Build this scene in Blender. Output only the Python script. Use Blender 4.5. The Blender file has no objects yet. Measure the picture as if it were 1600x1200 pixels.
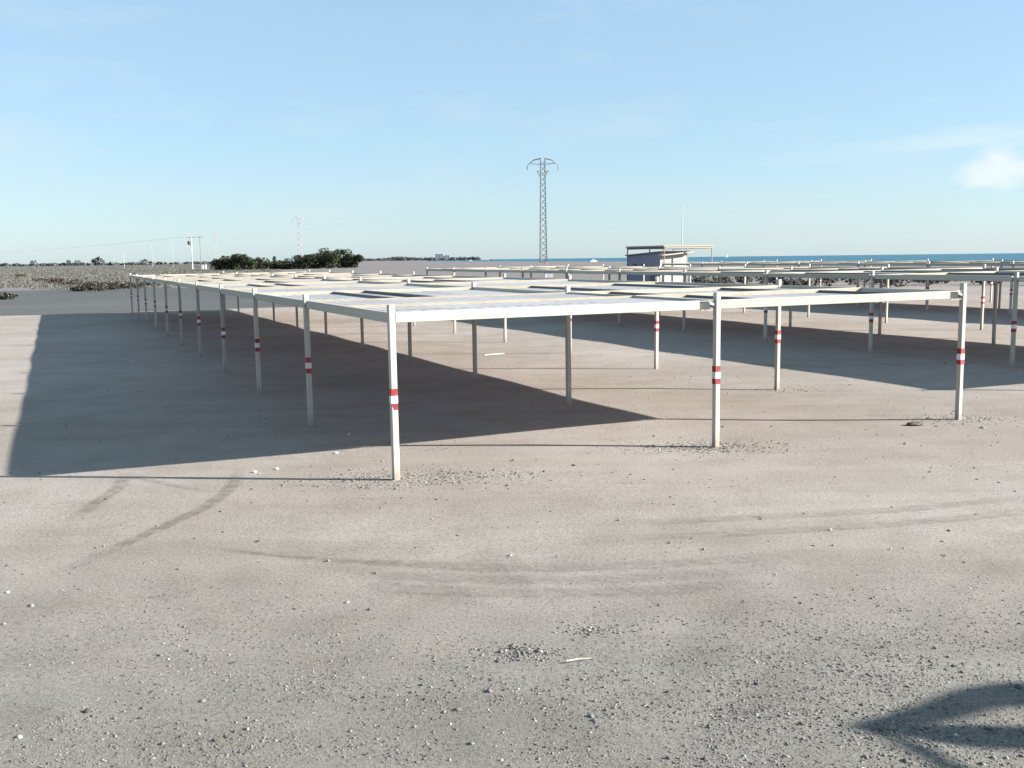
import bpy, math, random
import numpy as np
from mathutils import Vector, Matrix

R = math.radians
rng = np.random.default_rng(7)
random.seed(7)
scene = bpy.context.scene
col = scene.collection

# ------------------------------------------------------------------ camera
CAM_H, FOC, PITCH, ROLL = 3.0, 1562.7, 0.12469, 0.011627     # fitted to the post feet (1600 px wide picture)
cam_data = bpy.data.cameras.new('camera')
cam_data.sensor_width = 36.0
cam_data.lens = FOC / 1600 * 36.0
cam_data.clip_start, cam_data.clip_end = 0.1, 30000
cam = bpy.data.objects.new('camera', cam_data)
col.objects.link(cam)
cam.matrix_world = (Matrix.Translation((0, 0, CAM_H)) @ Matrix.Rotation(math.pi / 2 - PITCH, 4, 'X')
                    @ Matrix.Rotation(-ROLL, 4, 'Z'))
scene.camera = cam

# ------------------------------------------------------------------ sky and sun
SUN_EL = R(22.2)
SUN_AZ = math.atan2(0.995, -0.086)          # clockwise from +Y
world = bpy.data.worlds.new('World')
scene.world = world
world.use_nodes = True
wn, wl = world.node_tree.nodes, world.node_tree.links
wn.clear()
sky = wn.new('ShaderNodeTexSky')
sky.sky_type = 'NISHITA'
sky.sun_disc = False
sky.sun_elevation = SUN_EL
sky.sun_rotation = SUN_AZ
sky.air_density = 1.0
sky.dust_density = 0.4
sky.ozone_density = 3.0
bg = wn.new('ShaderNodeBackground')
bg.inputs['Strength'].default_value = 0.075
wo = wn.new('ShaderNodeOutputWorld')
# thin wisps of cirrus over the whole sky
tc = wn.new('ShaderNodeTexCoord')
mp = wn.new('ShaderNodeMapping')
mp.inputs['Scale'].default_value = (2.2, 2.2, 9.0)
mp.inputs['Rotation'].default_value = (R(-8), R(6), 0)
mp.inputs['Location'].default_value = (0.35, 0.1, 0.62)
nz = wn.new('ShaderNodeTexNoise')
nz.inputs['Scale'].default_value = 1.6
nz.inputs['Detail'].default_value = 6
nz.inputs['Roughness'].default_value = 0.55
cr = wn.new('ShaderNodeValToRGB')
cr.color_ramp.elements[0].position = 0.50
cr.color_ramp.elements[0].color = (0, 0, 0, 1)
cr.color_ramp.elements[1].position = 0.80
cr.color_ramp.elements[1].color = (0.62, 0.62, 0.62, 1)
mx = wn.new('ShaderNodeMix')
mx.data_type = 'RGBA'
mx.inputs['B'].default_value = (2.9, 3.35, 3.5, 1)
wl.new(tc.outputs['Generated'], mp.inputs['Vector'])
wl.new(mp.outputs['Vector'], nz.inputs['Vector'])
wl.new(nz.outputs['Fac'], cr.inputs['Fac'])
wl.new(cr.outputs['Color'], mx.inputs['Factor'])
hz = wn.new('ShaderNodeMix')                 # even pale haze over the whole sky
hz.data_type = 'RGBA'
hz.inputs['Factor'].default_value = 0.66
hz.inputs['B'].default_value = (1.70, 2.53, 3.18, 1)
wl.new(sky.outputs['Color'], hz.inputs['A'])
wl.new(hz.outputs['Result'], mx.inputs['A'])
# one small bright cloud low in the right of the sky and the wisp above it
last = mx.outputs['Result']
for (cx_, cy_, sx_, sy_, amt) in ((1562, 262, 0.032, 0.018, 0.9), (1540, 212, 0.085, 0.010, 0.30), (1340, 240, 0.09, 0.010, 0.10)):
    c_, s_ = math.cos(ROLL), math.sin(ROLL)
    a_, b_ = (cx_ - 800) / FOC, (cy_ - 600) / FOC
    x_, y_ = c_ * a_ - s_ * b_, s_ * a_ + c_ * b_
    dv = Vector((x_, math.cos(PITCH) - y_ * math.sin(PITCH), -math.sin(PITCH) - y_ * math.cos(PITCH))).normalized()
    az = math.atan2(dv.x, dv.y)
    m1 = wn.new('ShaderNodeMapping')
    m1.vector_type = 'POINT'
    vs = wn.new('ShaderNodeVectorMath'); vs.operation = 'SUBTRACT'
    vs.inputs[1].default_value = dv
    wl.new(tc.outputs['Generated'], vs.inputs[0])
    rt = wn.new('ShaderNodeVectorRotate'); rt.rotation_type = 'Z_AXIS'; rt.inputs['Angle'].default_value = az
    wl.new(vs.outputs['Vector'], rt.inputs['Vector'])
    m1.inputs['Scale'].default_value = (1 / sx_, 0.6, 1 / sy_)
    m1.inputs['Rotation'].default_value = (0, R(-16), 0)
    wl.new(rt.outputs['Vector'], m1.inputs['Vector'])
    n1 = wn.new('ShaderNodeTexNoise'); n1.inputs['Scale'].default_value = 0.9; n1.inputs['Detail'].default_value = 5
    wl.new(m1.outputs['Vector'], n1.inputs['Vector'])
    wa = wn.new('ShaderNodeVectorMath'); wa.operation = 'MULTIPLY_ADD'
    wa.inputs[1].default_value = (2.0, 2.0, 2.0)
    wl.new(n1.outputs['Color'], wa.inputs[0])
    wl.new(m1.outputs['Vector'], wa.inputs[2])
    wb = wn.new('ShaderNodeVectorMath'); wb.operation = 'SUBTRACT'; wb.inputs[1].default_value = (1, 1, 1)
    wl.new(wa.outputs['Vector'], wb.inputs[0])
    l1 = wn.new('ShaderNodeVectorMath'); l1.operation = 'LENGTH'
    wl.new(wb.outputs['Vector'], l1.inputs[0])
    r1 = wn.new('ShaderNodeMapRange'); r1.interpolation_type = 'SMOOTHSTEP'
    r1.inputs['From Min'].default_value, r1.inputs['From Max'].default_value = 1.25, 0.25
    r1.inputs['To Min'].default_value, r1.inputs['To Max'].default_value = 0, amt
    wl.new(l1.outputs['Value'], r1.inputs['Value'])
    m2 = wn.new('ShaderNodeMix'); m2.data_type = 'RGBA'
    m2.inputs['B'].default_value = (3.55, 3.9, 3.9, 1)
    wl.new(r1.outputs['Result'], m2.inputs['Factor'])
    wl.new(last, m2.inputs['A'])
    last = m2.outputs['Result']
wl.new(last, bg.inputs['Color'])
wl.new(bg.outputs['Background'], wo.inputs['Surface'])

sun_data = bpy.data.lights.new('sun', 'SUN')
sun_data.energy = 5.0
sun_data.angle = R(0.53)
sun_data.color = (1.0, 0.94, 0.86)
sun = bpy.data.objects.new('sun', sun_data)
col.objects.link(sun)
sdir = Vector((math.sin(SUN_AZ) * math.cos(SUN_EL), math.cos(SUN_AZ) * math.cos(SUN_EL), math.sin(SUN_EL)))
sun.rotation_euler = sdir.to_track_quat('Z', 'Y').to_euler()
sun.location = sdir * 60

scene.view_settings.view_transform = 'Standard'
scene.view_settings.look = 'None'
scene.view_settings.exposure = 1.75
scene.view_settings.gamma = 1.0
scene.view_settings.use_curve_mapping = False
scene.render.engine = 'CYCLES'

# ------------------------------------------------------------------ pixel -> place helpers
def ray(x, y):
    c, s = math.cos(ROLL), math.sin(ROLL)
    a, b = (x - 800) / FOC, (y - 600) / FOC
    xx, yy = c * a - s * b, s * a + c * b
    cp, sp = math.cos(PITCH), math.sin(PITCH)
    d = Vector((xx, cp - yy * sp, -sp - yy * cp))
    return d / d.y
def gnd(x, y, z=0.0):                        # where the ray through a pixel meets the ground
    d = ray(x, y)
    t = (z - CAM_H) / d.z
    return Vector((d.x * t, t, z))
def at(x, d, z=0.0):                         # point at depth d under picture column x
    r = ray(x, 404)
    return Vector((r.x * d, d, z))
def z_at(y, x, d):                           # height of pixel row y at depth d
    return CAM_H + ray(x, y).z * d

# ------------------------------------------------------------------ materials
def mat_new(name):
    m = bpy.data.materials.new(name)
    m.use_nodes = True
    nt = m.node_tree
    return m, nt.nodes, nt.links, nt.nodes['Principled BSDF']
def noise(n, l, scale, detail=4, rough=0.6, coord='Object', src=None):
    t = n.new('ShaderNodeTexCoord')
    k = n.new('ShaderNodeTexNoise')
    k.inputs['Scale'].default_value = scale
    k.inputs['Detail'].default_value = detail
    k.inputs['Roughness'].default_value = rough
    l.new(src if src else t.outputs[coord], k.inputs['Vector'])
    return k
def ramp(n, l, fac, stops):
    r = n.new('ShaderNodeValToRGB')
    e = r.color_ramp.elements
    while len(e) < len(stops):
        e.new(0.5)
    for el, (p, c) in zip(e, stops):
        el.position = p
        el.color = (*c, 1) if len(c) == 3 else c
    l.new(fac, r.inputs['Fac'])
    return r
def mix(n, l, a, b, fac, mode='MIX'):
    m = n.new('ShaderNodeMix')
    m.data_type = 'RGBA'
    m.blend_type = mode
    for key, v in (('A', a), ('B', b), ('Factor', fac)):
        if isinstance(v, (int, float)):
            m.inputs[key].default_value = v
        elif isinstance(v, tuple):
            m.inputs[key].default_value = (*v, 1)
        else:
            l.new(v, m.inputs[key])
    return m.outputs['Result']
def bump(n, l, height, strength, dist, bs):
    b = n.new('ShaderNodeBump')
    b.inputs['Strength'].default_value = strength
    b.inputs['Distance'].default_value = dist
    l.new(height, b.inputs['Height'])
    l.new(b.outputs['Normal'], bs.inputs['Normal'])
def paint(name, c, rough=0.45, dirt=(0.42, 0.36, 0.28), amount=0.35, scale=3.0, metallic=0.0):
    m, n, l, bs = mat_new(name)
    k = noise(n, l, scale, 6, 0.65)
    oi = n.new('ShaderNodeObjectInfo')
    r = ramp(n, l, k.outputs['Fac'], [(0.45, (0, 0, 0)), (0.75, (amount,) * 3)])
    a = mix(n, l, c, dirt, r.outputs['Color'])
    vr = n.new('ShaderNodeMapRange')
    vr.inputs['To Min'].default_value, vr.inputs['To Max'].default_value = 0.80, 1.08
    l.new(oi.outputs['Random'], vr.inputs['Value'])
    h = n.new('ShaderNodeHueSaturation')
    l.new(a, h.inputs['Color'])
    l.new(vr.outputs['Result'], h.inputs['Value'])
    l.new(h.outputs['Color'], bs.inputs['Base Color'])
    bs.inputs['Roughness'].default_value = rough
    bs.inputs['Metallic'].default_value = metallic
    return m
def leafmat(name, c1, c2, c3):
    m, n, l, bs = mat_new(name)
    g = n.new('ShaderNodeNewGeometry')
    r = ramp(n, l, g.outputs['Random Per Island'], [(0.0, c1), (0.55, c2), (1.0, c3)])
    l.new(r.outputs['Color'], bs.inputs['Base Color'])
    bs.inputs['Roughness'].default_value = 0.7
    bs.inputs['Specular IOR Level'].default_value = 0.2
    return m
M = {}
M['cream'] = paint('cream_paint', (0.42, 0.395, 0.33), rough=0.7)
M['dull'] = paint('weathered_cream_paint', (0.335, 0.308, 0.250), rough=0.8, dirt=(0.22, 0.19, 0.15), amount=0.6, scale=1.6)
M['post'] = paint('white_post_paint', (0.41, 0.393, 0.355), rough=0.7, dirt=(0.28, 0.22, 0.16))
_n, _l = M['post'].node_tree.nodes, M['post'].node_tree.links         # dust and rust splashed up from the ground
_c = _n['Principled BSDF'].inputs['Base Color'].links[0].from_socket
_t = _n.new('ShaderNodeTexCoord'); _s = _n.new('ShaderNodeSeparateXYZ')
_l.new(_t.outputs['Object'], _s.inputs['Vector'])
_k = noise(_n, _l, 14, 5, 0.7)
_a = _n.new('ShaderNodeMath'); _a.operation = 'MULTIPLY_ADD'
_l.new(_k.outputs['Fac'], _a.inputs[0]); _a.inputs[1].default_value = 0.55
_l.new(_s.outputs['Z'], _a.inputs[2])
_r = ramp(_n, _l, _a.outputs['Value'], [(0.16, (0.85, 0.85, 0.85)), (0.55, (0, 0, 0))])
_l.new(mix(_n, _l, _c, (0.20, 0.150, 0.105), _r.outputs['Color']), _n['Principled BSDF'].inputs['Base Color'])
M['sheet'] = paint('pale_translucent_sheet', (0.41, 0.41, 0.425), rough=0.8, dirt=(0.27, 0.25, 0.225), amount=0.6, scale=1.3)
_n, _l = M['sheet'].node_tree.nodes, M['sheet'].node_tree.links      # fibreglass: lets a little light through
_t = _n.new('ShaderNodeBsdfTranslucent')
_t.inputs['Color'].default_value = (0.46, 0.45, 0.56, 1)
_m = _n.new('ShaderNodeMixShader')
_m.inputs['Fac'].default_value = 0.16
_l.new(_n['Principled BSDF'].outputs['BSDF'], _m.inputs[1])
_l.new(_t.outputs['BSDF'], _m.inputs[2])
_l.new(_m.outputs['Shader'], _n['Material Output'].inputs['Surface'])
M['steel'] = paint('dark_steel', (0.085, 0.088, 0.10), rough=0.6, dirt=(0.16, 0.12, 0.09), amount=0.5)
M['red'] = paint('red_tape', (0.25, 0.012, 0.020), rough=0.5, dirt=(0.22, 0.10, 0.09), amount=0.8, scale=14)
M['white'] = paint('white_tape', (0.62, 0.64, 0.68), rough=0.5, dirt=(0.55, 0.55, 0.55), amount=0.3, scale=9)
M['galv'] = paint('galvanised_steel', (0.20, 0.185, 0.20), rough=0.7)
M['pole_pale'] = paint('pale_concrete_pole', (0.44, 0.41, 0.43), rough=0.85)
M['pole_dark'] = paint('weathered_timber_pole', (0.20, 0.17, 0.15), rough=0.9)
M['black'] = paint('dark_transformer', (0.03, 0.03, 0.035), rough=0.5)
M['hut_white'] = paint('white_boards', (0.42, 0.415, 0.40), rough=0.7)
M['hut_blue'] = paint('blue_grey_boards', (0.19, 0.185, 0.27), rough=0.6)
M['roof_dark'] = paint('dark_roofing', (0.12, 0.11, 0.12), rough=0.8)
M['roof_pale'] = paint('pale_roofing', (0.36, 0.33, 0.28), rough=0.7)
M['concrete'] = paint('pale_concrete', (0.60, 0.58, 0.55), rough=0.9)
M['wood'] = paint('bleached_wood', (0.55, 0.48, 0.38), rough=0.9)
M['bark'] = paint('bark', (0.13, 0.10, 0.08), rough=0.95)
M['clod'] = paint('dark_clod', (0.06, 0.055, 0.05), rough=0.95)
M['town'] = paint('far_render', (0.48, 0.46, 0.50), rough=0.9)
M['leaf'] = leafmat('evergreen_leaves', (0.014, 0.021, 0.011), (0.032, 0.043, 0.021), (0.070, 0.078, 0.042))
M['scrub'] = leafmat('scrub_leaves', (0.088, 0.091, 0.079), (0.104, 0.107, 0.093), (0.120, 0.121, 0.105))
M['brush'] = leafmat('dark_brush', (0.025, 0.022, 0.018), (0.048, 0.044, 0.036), (0.09, 0.084, 0.066))
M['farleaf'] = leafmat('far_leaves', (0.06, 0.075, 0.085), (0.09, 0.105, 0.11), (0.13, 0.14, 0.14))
M['frond'] = leafmat('palm_leaves', (0.04, 0.06, 0.025), (0.06, 0.085, 0.035), (0.09, 0.11, 0.05))

def ground_material():
    m, n, l, bs = mat_new('sandy_ground')
    big = noise(n, l, 0.09, 5, 0.55)
    mid = noise(n, l, 0.9, 6, 0.6)
    fine = noise(n, l, 26, 5, 0.75)
    grit = noise(n, l, 90, 3, 0.7)
    c = ramp(n, l, big.outputs['Fac'], [(0.34, (0.232, 0.208, 0.184)), (0.50, (0.278, 0.252, 0.230)), (0.66, (0.320, 0.297, 0.280))]).outputs['Color']
    # gravelly soil towards the foreground, the stones' shade painted into its tone; dry greyer plain beyond the car park
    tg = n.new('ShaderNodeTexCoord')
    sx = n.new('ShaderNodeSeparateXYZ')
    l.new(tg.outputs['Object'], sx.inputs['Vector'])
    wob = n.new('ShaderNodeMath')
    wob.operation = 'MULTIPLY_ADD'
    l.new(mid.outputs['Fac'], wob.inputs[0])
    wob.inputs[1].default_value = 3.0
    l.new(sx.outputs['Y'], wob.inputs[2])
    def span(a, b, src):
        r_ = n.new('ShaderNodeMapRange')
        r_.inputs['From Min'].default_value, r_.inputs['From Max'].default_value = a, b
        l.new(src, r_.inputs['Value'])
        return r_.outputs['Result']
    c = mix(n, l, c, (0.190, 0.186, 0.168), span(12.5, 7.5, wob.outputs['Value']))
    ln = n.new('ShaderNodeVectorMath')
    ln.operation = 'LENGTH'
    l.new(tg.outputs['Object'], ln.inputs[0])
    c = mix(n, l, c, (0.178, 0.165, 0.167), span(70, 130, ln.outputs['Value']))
    mm = ramp(n, l, mid.outputs['Fac'], [(0.30, (0.88, 0.865, 0.845)), (0.55, (1, 1, 1)), (0.8, (1.06, 1.055, 1.04))])
    c = mix(n, l, c, mm.outputs['Color'], 1.0, 'MULTIPLY')
    # long streaks raked out by wheels
    t = n.new('ShaderNodeTexCoord')
    mp_ = n.new('ShaderNodeMapping')
    mp_.inputs['Rotation'].default_value = (0, 0, R(-4))
    mp_.inputs['Scale'].default_value = (0.10, 1.7, 1)
    l.new(t.outputs['Object'], mp_.inputs['Vector'])
    st = noise(n, l, 1.0, 5, 0.6, src=mp_.outputs['Vector'])
    sr = ramp(n, l, st.outputs['Fac'], [(0.36, (0.80, 0.77, 0.73)), (0.55, (1, 1, 1))])
    c = mix(n, l, c, sr.outputs['Color'], 0.32, 'MULTIPLY')
    ff = ramp(n, l, fine.outputs['Fac'], [(0.30, (0.62, 0.60, 0.57)), (0.50, (1, 1, 1)), (0.72, (1.16, 1.15, 1.14))])
    c = mix(n, l, c, ff.outputs['Color'], 1.0, 'MULTIPLY')
    gg = ramp(n, l, grit.outputs['Fac'], [(0.34, (0.55, 0.53, 0.50)), (0.5, (1, 1, 1)), (0.7, (1.2, 1.18, 1.15))])
    c = mix(n, l, c, gg.outputs['Color'], 0.9, 'MULTIPLY')
    l.new(c, bs.inputs['Base Color'])
    bs.inputs['Roughness'].default_value = 0.95
    bs.inputs['Specular IOR Level'].default_value = 0.1
    hsum = n.new('ShaderNodeMath')
    hsum.operation = 'MULTIPLY_ADD'
    l.new(fine.outputs['Fac'], hsum.inputs[0])
    hsum.inputs[1].default_value = 1.6
    l.new(grit.outputs['Fac'], hsum.inputs[2])
    bump(n, l, hsum.outputs['Value'], 0.5, 0.012, bs)
    return m
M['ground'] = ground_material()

def dirt_road_material():
    m, n, l, bs = mat_new('grey_compacted_gravel')
    big = noise(n, l, 0.05, 5, 0.55)
    fine = noise(n, l, 1.6, 6, 0.7)
    c = ramp(n, l, big.outputs['Fac'], [(0.35, (0.073, 0.076, 0.077)), (0.65, (0.098, 0.101, 0.101))]).outputs['Color']
    ff = ramp(n, l, fine.outputs['Fac'], [(0.3, (0.78, 0.78, 0.78)), (0.6, (1.05, 1.05, 1.05))])
    c = mix(n, l, c, ff.outputs['Color'], 1.0, 'MULTIPLY')
    l.new(c, bs.inputs['Base Color'])
    bs.inputs['Roughness'].default_value = 0.95
    bs.inputs['Specular IOR Level'].default_value = 0.1
    return m
M['road'] = dirt_road_material()

def sea_material():
    m, n, l, bs = mat_new('sea_water')
    t = n.new('ShaderNodeTexCoord')
    mp_ = n.new('ShaderNodeMapping')
    mp_.inputs['Scale'].default_value = (0.05, 0.012, 1)
    l.new(t.outputs['Object'], mp_.inputs['Vector'])
    k = noise(n, l, 1.0, 5, 0.6, src=mp_.outputs['Vector'])
    c = ramp(n, l, k.outputs['Fac'], [(0.3, (0.012, 0.075, 0.125)), (0.7, (0.030, 0.125, 0.180))])
    l.new(c.outputs['Color'], bs.inputs['Base Color'])
    bs.inputs['Roughness'].default_value = 0.45
    bs.inputs['Specular IOR Level'].default_value = 0.25
    w = noise(n, l, 0.4, 5, 0.65)
    bump(n, l, w.outputs['Fac'], 1.0, 0.9, bs)
    return m
M['sea'] = sea_material()

def stone_material():
    m, n, l, bs = mat_new('gravel_stones')
    g = n.new('ShaderNodeNewGeometry')
    r = ramp(n, l, g.outputs['Random Per Island'], [(0.0, (0.045, 0.043, 0.041)), (0.40, (0.11, 0.105, 0.098)), (0.75, (0.175, 0.155, 0.140)),
                                                  (0.96, (0.235, 0.22, 0.20)), (0.995, (0.42, 0.41, 0.39))])
    l.new(r.outputs['Color'], bs.inputs['Base Color'])
    bs.inputs['Roughness'].default_value = 0.9
    return m
M['stone'] = stone_material()

def track_material():
    m, n, l, bs = mat_new('tyre_mark')
    uv = n.new('ShaderNodeUVMap')
    sx = n.new('ShaderNodeSeparateXYZ')
    l.new(uv.outputs['UV'], sx.inputs['Vector'])
    r = ramp(n, l, sx.outputs['X'], [(0.0, (0, 0, 0)), (0.25, (1, 1, 1)), (0.75, (1, 1, 1)), (1.0, (0, 0, 0))])
    r2 = ramp(n, l, sx.outputs['Y'], [(0.0, (0, 0, 0)), (0.3, (1, 1, 1)), (0.8, (1, 1, 1)), (1.0, (0, 0, 0))])
    k = noise(n, l, 5.0, 5, 0.7)
    kr = ramp(n, l, k.outputs['Fac'], [(0.32, (0, 0, 0)), (0.66, (0.5, 0.5, 0.5))])
    a = mix(n, l, r.outputs['Color'], r2.outputs['Color'], 1.0, 'MULTIPLY')
    a = mix(n, l, a, kr.outputs['Color'], 1.0, 'MULTIPLY')
    l.new(a, bs.inputs['Alpha'])
    bs.inputs['Base Color'].default_value = (0.13, 0.112, 0.096, 1)
    bs.inputs['Roughness'].default_value = 0.95
    return m
M['track'] = track_material()
M['track_faint'] = M['track'].copy()
for _e in M['track_faint'].node_tree.nodes:
    if _e.type == 'BSDF_PRINCIPLED':
        _e.inputs['Base Color'].default_value = (0.245, 0.221, 0.194, 1)

# ------------------------------------------------------------------ mesh helpers
def mesh_np(name, verts, faces):
    """verts (N,3) array, faces (F,k) array with one k."""
    verts = np.asarray(verts, np.float32)
    faces = np.asarray(faces, np.int32)
    me = bpy.data.meshes.new(name)
    k = faces.shape[1]
    me.vertices.add(len(verts))
    me.vertices.foreach_set('co', verts.ravel())
    me.loops.add(faces.size)
    me.loops.foreach_set('vertex_index', faces.ravel())
    me.polygons.add(len(faces))
    me.polygons.foreach_set('loop_start', np.arange(0, faces.size, k, dtype=np.int32))
    me.polygons.foreach_set('loop_total', np.full(len(faces), k, np.int32))
    me.update(calc_edges=True)
    me.validate()
    return me
class MB:
    def __init__(self):
        self.v, self.f = [], []
    def box(self, lo, hi):
        b = len(self.v)
        for z in (lo[2], hi[2]):
            self.v += [(lo[0], lo[1], z), (hi[0], lo[1], z), (hi[0], hi[1], z), (lo[0], hi[1], z)]
        self.f += [tuple(b + i for i in q) for q in ((3, 2, 1, 0), (4, 5, 6, 7), (0, 1, 5, 4), (1, 2, 6, 5), (2, 3, 7, 6), (3, 0, 4, 7))]
        return self
    def prism(self, pts, axis_vec):              # polygon (3-D points) pushed along a vector
        b, k = len(self.v), len(pts)
        a = Vector(axis_vec)
        self.v += [tuple(p) for p in pts] + [tuple(Vector(p) + a) for p in pts]
        self.f += [tuple(b + i for i in range(k))[::-1], tuple(b + k + i for i in range(k))]
        for i in range(k):
            j = (i + 1) % k
            self.f.append((b + i, b + j, b + k + j, b + k + i))
        return self
    def tube(self, p, q, r0, r1=None, n=6):
        r1 = r0 if r1 is None else r1
        p, q = Vector(p), Vector(q)
        d = (q - p).normalized()
        a = d.cross(Vector((0, 0, 1)))
        a = Vector((1, 0, 0)) if a.length < 1e-4 else a.normalized()
        c = d.cross(a)
        b = len(self.v)
        for o, r in ((p, r0), (q, r1)):
            for i in range(n):
                t = 2 * math.pi * i / n
                self.v.append(tuple(o + a * (r * math.cos(t)) + c * (r * math.sin(t))))
        for i in range(n):
            j = (i + 1) % n
            self.f.append((b + i, b + j, b + n + j, b + n + i))
        self.f += [tuple(b + i for i in range(n))[::-1], tuple(b + n + i for i in range(n))]
        return self
    def mesh(self, name):
        me = bpy.data.meshes.new(name)
        me.from_pydata(self.v, [], self.f)
        me.update()
        return me
def obj(name, me, mat=None, parent=None, loc=(0, 0, 0), rot=(0, 0, 0)):
    if mat is not None and not me.materials:
        me.materials.append(M[mat] if isinstance(mat, str) else mat)
    o = bpy.data.objects.new(name, me)
    o.location, o.rotation_euler = loc, rot
    o.parent = parent
    col.objects.link(o)
    return o
def tag(o, label, cat, group=None):
    o['label'], o['category'] = label, cat
    if group:
        o['group'] = group
    return o
def thing(name, label, cat, loc=(0, 0, 0), rz=0.0, group=None):
    o = bpy.data.objects.new(name, None)
    o.empty_display_size = 0.3
    o.location, o.rotation_euler = loc, (0, 0, rz)
    col.objects.link(o)
    return tag(o, label, cat, group)
def structure(o, kind='structure'):
    o['kind'] = kind
    return o
def smooth(me):
    me.polygons.foreach_set('use_smooth', np.ones(len(me.polygons), bool))
    return me

# ------------------------------------------------------------------ terrain
COAST = np.array([(900, -1500), (420, -200), (250, 150), (186, 360), (180, 520), (131, 590), (79, 820), (-51, 1340), (-235, 2300), (-560, 3000), (-1300, 3600), (-3000, 4200), (-8000, 5200)], float)
def coast_side(x, y):
    """signed distance to the shore, positive on the water."""
    best = np.full(x.shape, 1e18)
    side = np.zeros(x.shape)
    for (ax, ay), (bx, by) in zip(COAST[:-1], COAST[1:]):
        dx, dy = bx - ax, by - ay
        t = np.clip(((x - ax) * dx + (y - ay) * dy) / (dx * dx + dy * dy), 0, 1)
        px, py = ax + t * dx - x, ay + t * dy - y
        d2 = px * px + py * py
        cr_ = dx * (y - ay) - dy * (x - ax)
        upd = d2 < best
        best = np.where(upd, d2, best)
        side = np.where(upd, -np.sign(cr_), side)
    return side * np.sqrt(best)
PY = at(850, 295)
def terrain(x, y):
    x, y = np.asarray(x, float), np.asarray(y, float)
    r = np.hypot(x, y)
    z = 1.15 * np.exp(-((x - PY.x) ** 2 / (2 * 70 ** 2) + (y - PY.y) ** 2 / (2 * 55 ** 2)))
    w = np.clip((90 - r) / 40, 0, 1)
    z = z + w * 0.010 * (np.sin(x * 0.9 + 1.3 * np.sin(y * 0.5)) + np.sin(y * 1.1 + 0.7 * np.sin(x * 0.8)))
    nr = np.clip((16 - r) / 6, 0, 1)
    z = z + nr * 0.006 * (np.sin(x * 5.1 + 2 * np.sin(y * 1.7)) * np.sin(y * 6.3 + 1.5 * np.sin(x * 2.3)))
    s = coast_side(x, y)
    return z - np.clip((s + 4) / 40, 0, 1) * 4.0
def build_ground():
    th = np.concatenate([np.linspace(R(-42), R(42), 420), np.linspace(R(42), R(318), 90)[1:-1]])
    rr = np.concatenate([[0.4], np.geomspace(1.2, 9000, 330)])
    T, RR = np.meshgrid(th, rr)
    X, Y = np.sin(T) * RR, np.cos(T) * RR
    Z = terrain(X, Y)
    V = np.stack([X, Y, Z], -1).reshape(-1, 3)
    nt_, nr_ = len(th), len(rr)
    i, j = np.meshgrid(np.arange(nr_ - 1), np.arange(nt_), indexing='ij')
    j2 = (j + 1) % nt_
    F = np.stack([i * nt_ + j, (i + 1) * nt_ + j, (i + 1) * nt_ + j2, i * nt_ + j2], -1).reshape(-1, 4)
    me = smooth(mesh_np('ground', V, F))
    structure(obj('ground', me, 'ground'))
build_ground()
def build_sea():
    th = np.linspace(R(-75), R(175), 160)
    rr = np.geomspace(60, 8800, 70)
    T, RR = np.meshgrid(th, rr)
    V = np.stack([np.sin(T) * RR, np.cos(T) * RR, np.full(T.shape, -0.55)], -1).reshape(-1, 3)
    nt_, nr_ = len(th), len(rr)
    i, j = np.meshgrid(np.arange(nr_ - 1), np.arange(nt_ - 1), indexing='ij')
    F = np.stack([i * nt_ + j, (i + 1) * nt_ + j, (i + 1) * nt_ + j + 1, i * nt_ + j + 1], -1).reshape(-1, 4)
    structure(obj('sea', mesh_np('sea', V, F), 'sea'))
build_sea()

# grid of the car park
TH = 0.426605
ORG = Vector((-1.60710, 13.48566))
U, VV = 5.316, 5.016
EU = Vector((math.cos(TH), math.sin(TH)))
EV = Vector((-math.sin(TH), math.cos(TH)))
def gp(u, v, z=0.0):
    p = ORG + EU * u + EV * v
    return Vector((p.x, p.y, z))

def sheet_from_outline(name, outline, mat, lift, step=4.0):
    """flat ground cover: a grid clipped to a wavy outline in grid coordinates (u0,u1,v0(u),v1(u))."""
    u0, u1, f0, f1 = outline
    nu = int((u1 - u0) / step) + 1
    us = np.linspace(u0, u1, nu)
    nv = 14
    V, F = [], []
    for a in us:
        for k in range(nv):
            v = f0(a) + (f1(a) - f0(a)) * k / (nv - 1)
            p = gp(a, v)
            V.append((p.x, p.y, float(terrain(p.x, p.y)) + lift))
    for a in range(nu - 1):
        for k in range(nv - 1):
            b = a * nv + k
            F.append((b, b + nv, b + nv + 1, b + 1))
    return structure(obj(name, smooth(mesh_np(name, V, F)), mat))
wav = lambda a: 0.5 * math.sin(a * 0.31) + 0.35 * math.sin(a * 0.83 + 1)
sheet_from_outline('gravel_road', (-110, 26, lambda a: 53.4 + 0.5 * wav(a), lambda a: 118 + 4 * wav(a * 0.4) - max(0, a - 8) * 3.4), 'road', 0.012, 1.5)

# headland across the bay
def build_headland():
    a = at(545, 3400); b = at(770, 3700)
    n = 60
    V, F = [], []
    for i in range(n):
        t = i / (n - 1)
        c = a.lerp(b, t)
        w = 160 * (1 - t ** 3) + 10 + 25 * math.sin(t * 17)
        for k, s in enumerate((-1, -0.9, 0, 0.9, 1)):
            V.append((c.x, c.y + s * w * 1.6, (-1.5, 0.4, 1.6, 0.4, -1.5)[k]))
    for i in range(n - 1):
        for k in range(4):
            q = i * 5 + k
            F.append((q, q + 5, q + 6, q + 1))
    structure(obj('headland', mesh_np('headland', V, F), 'ground'))
build_headland()

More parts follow.
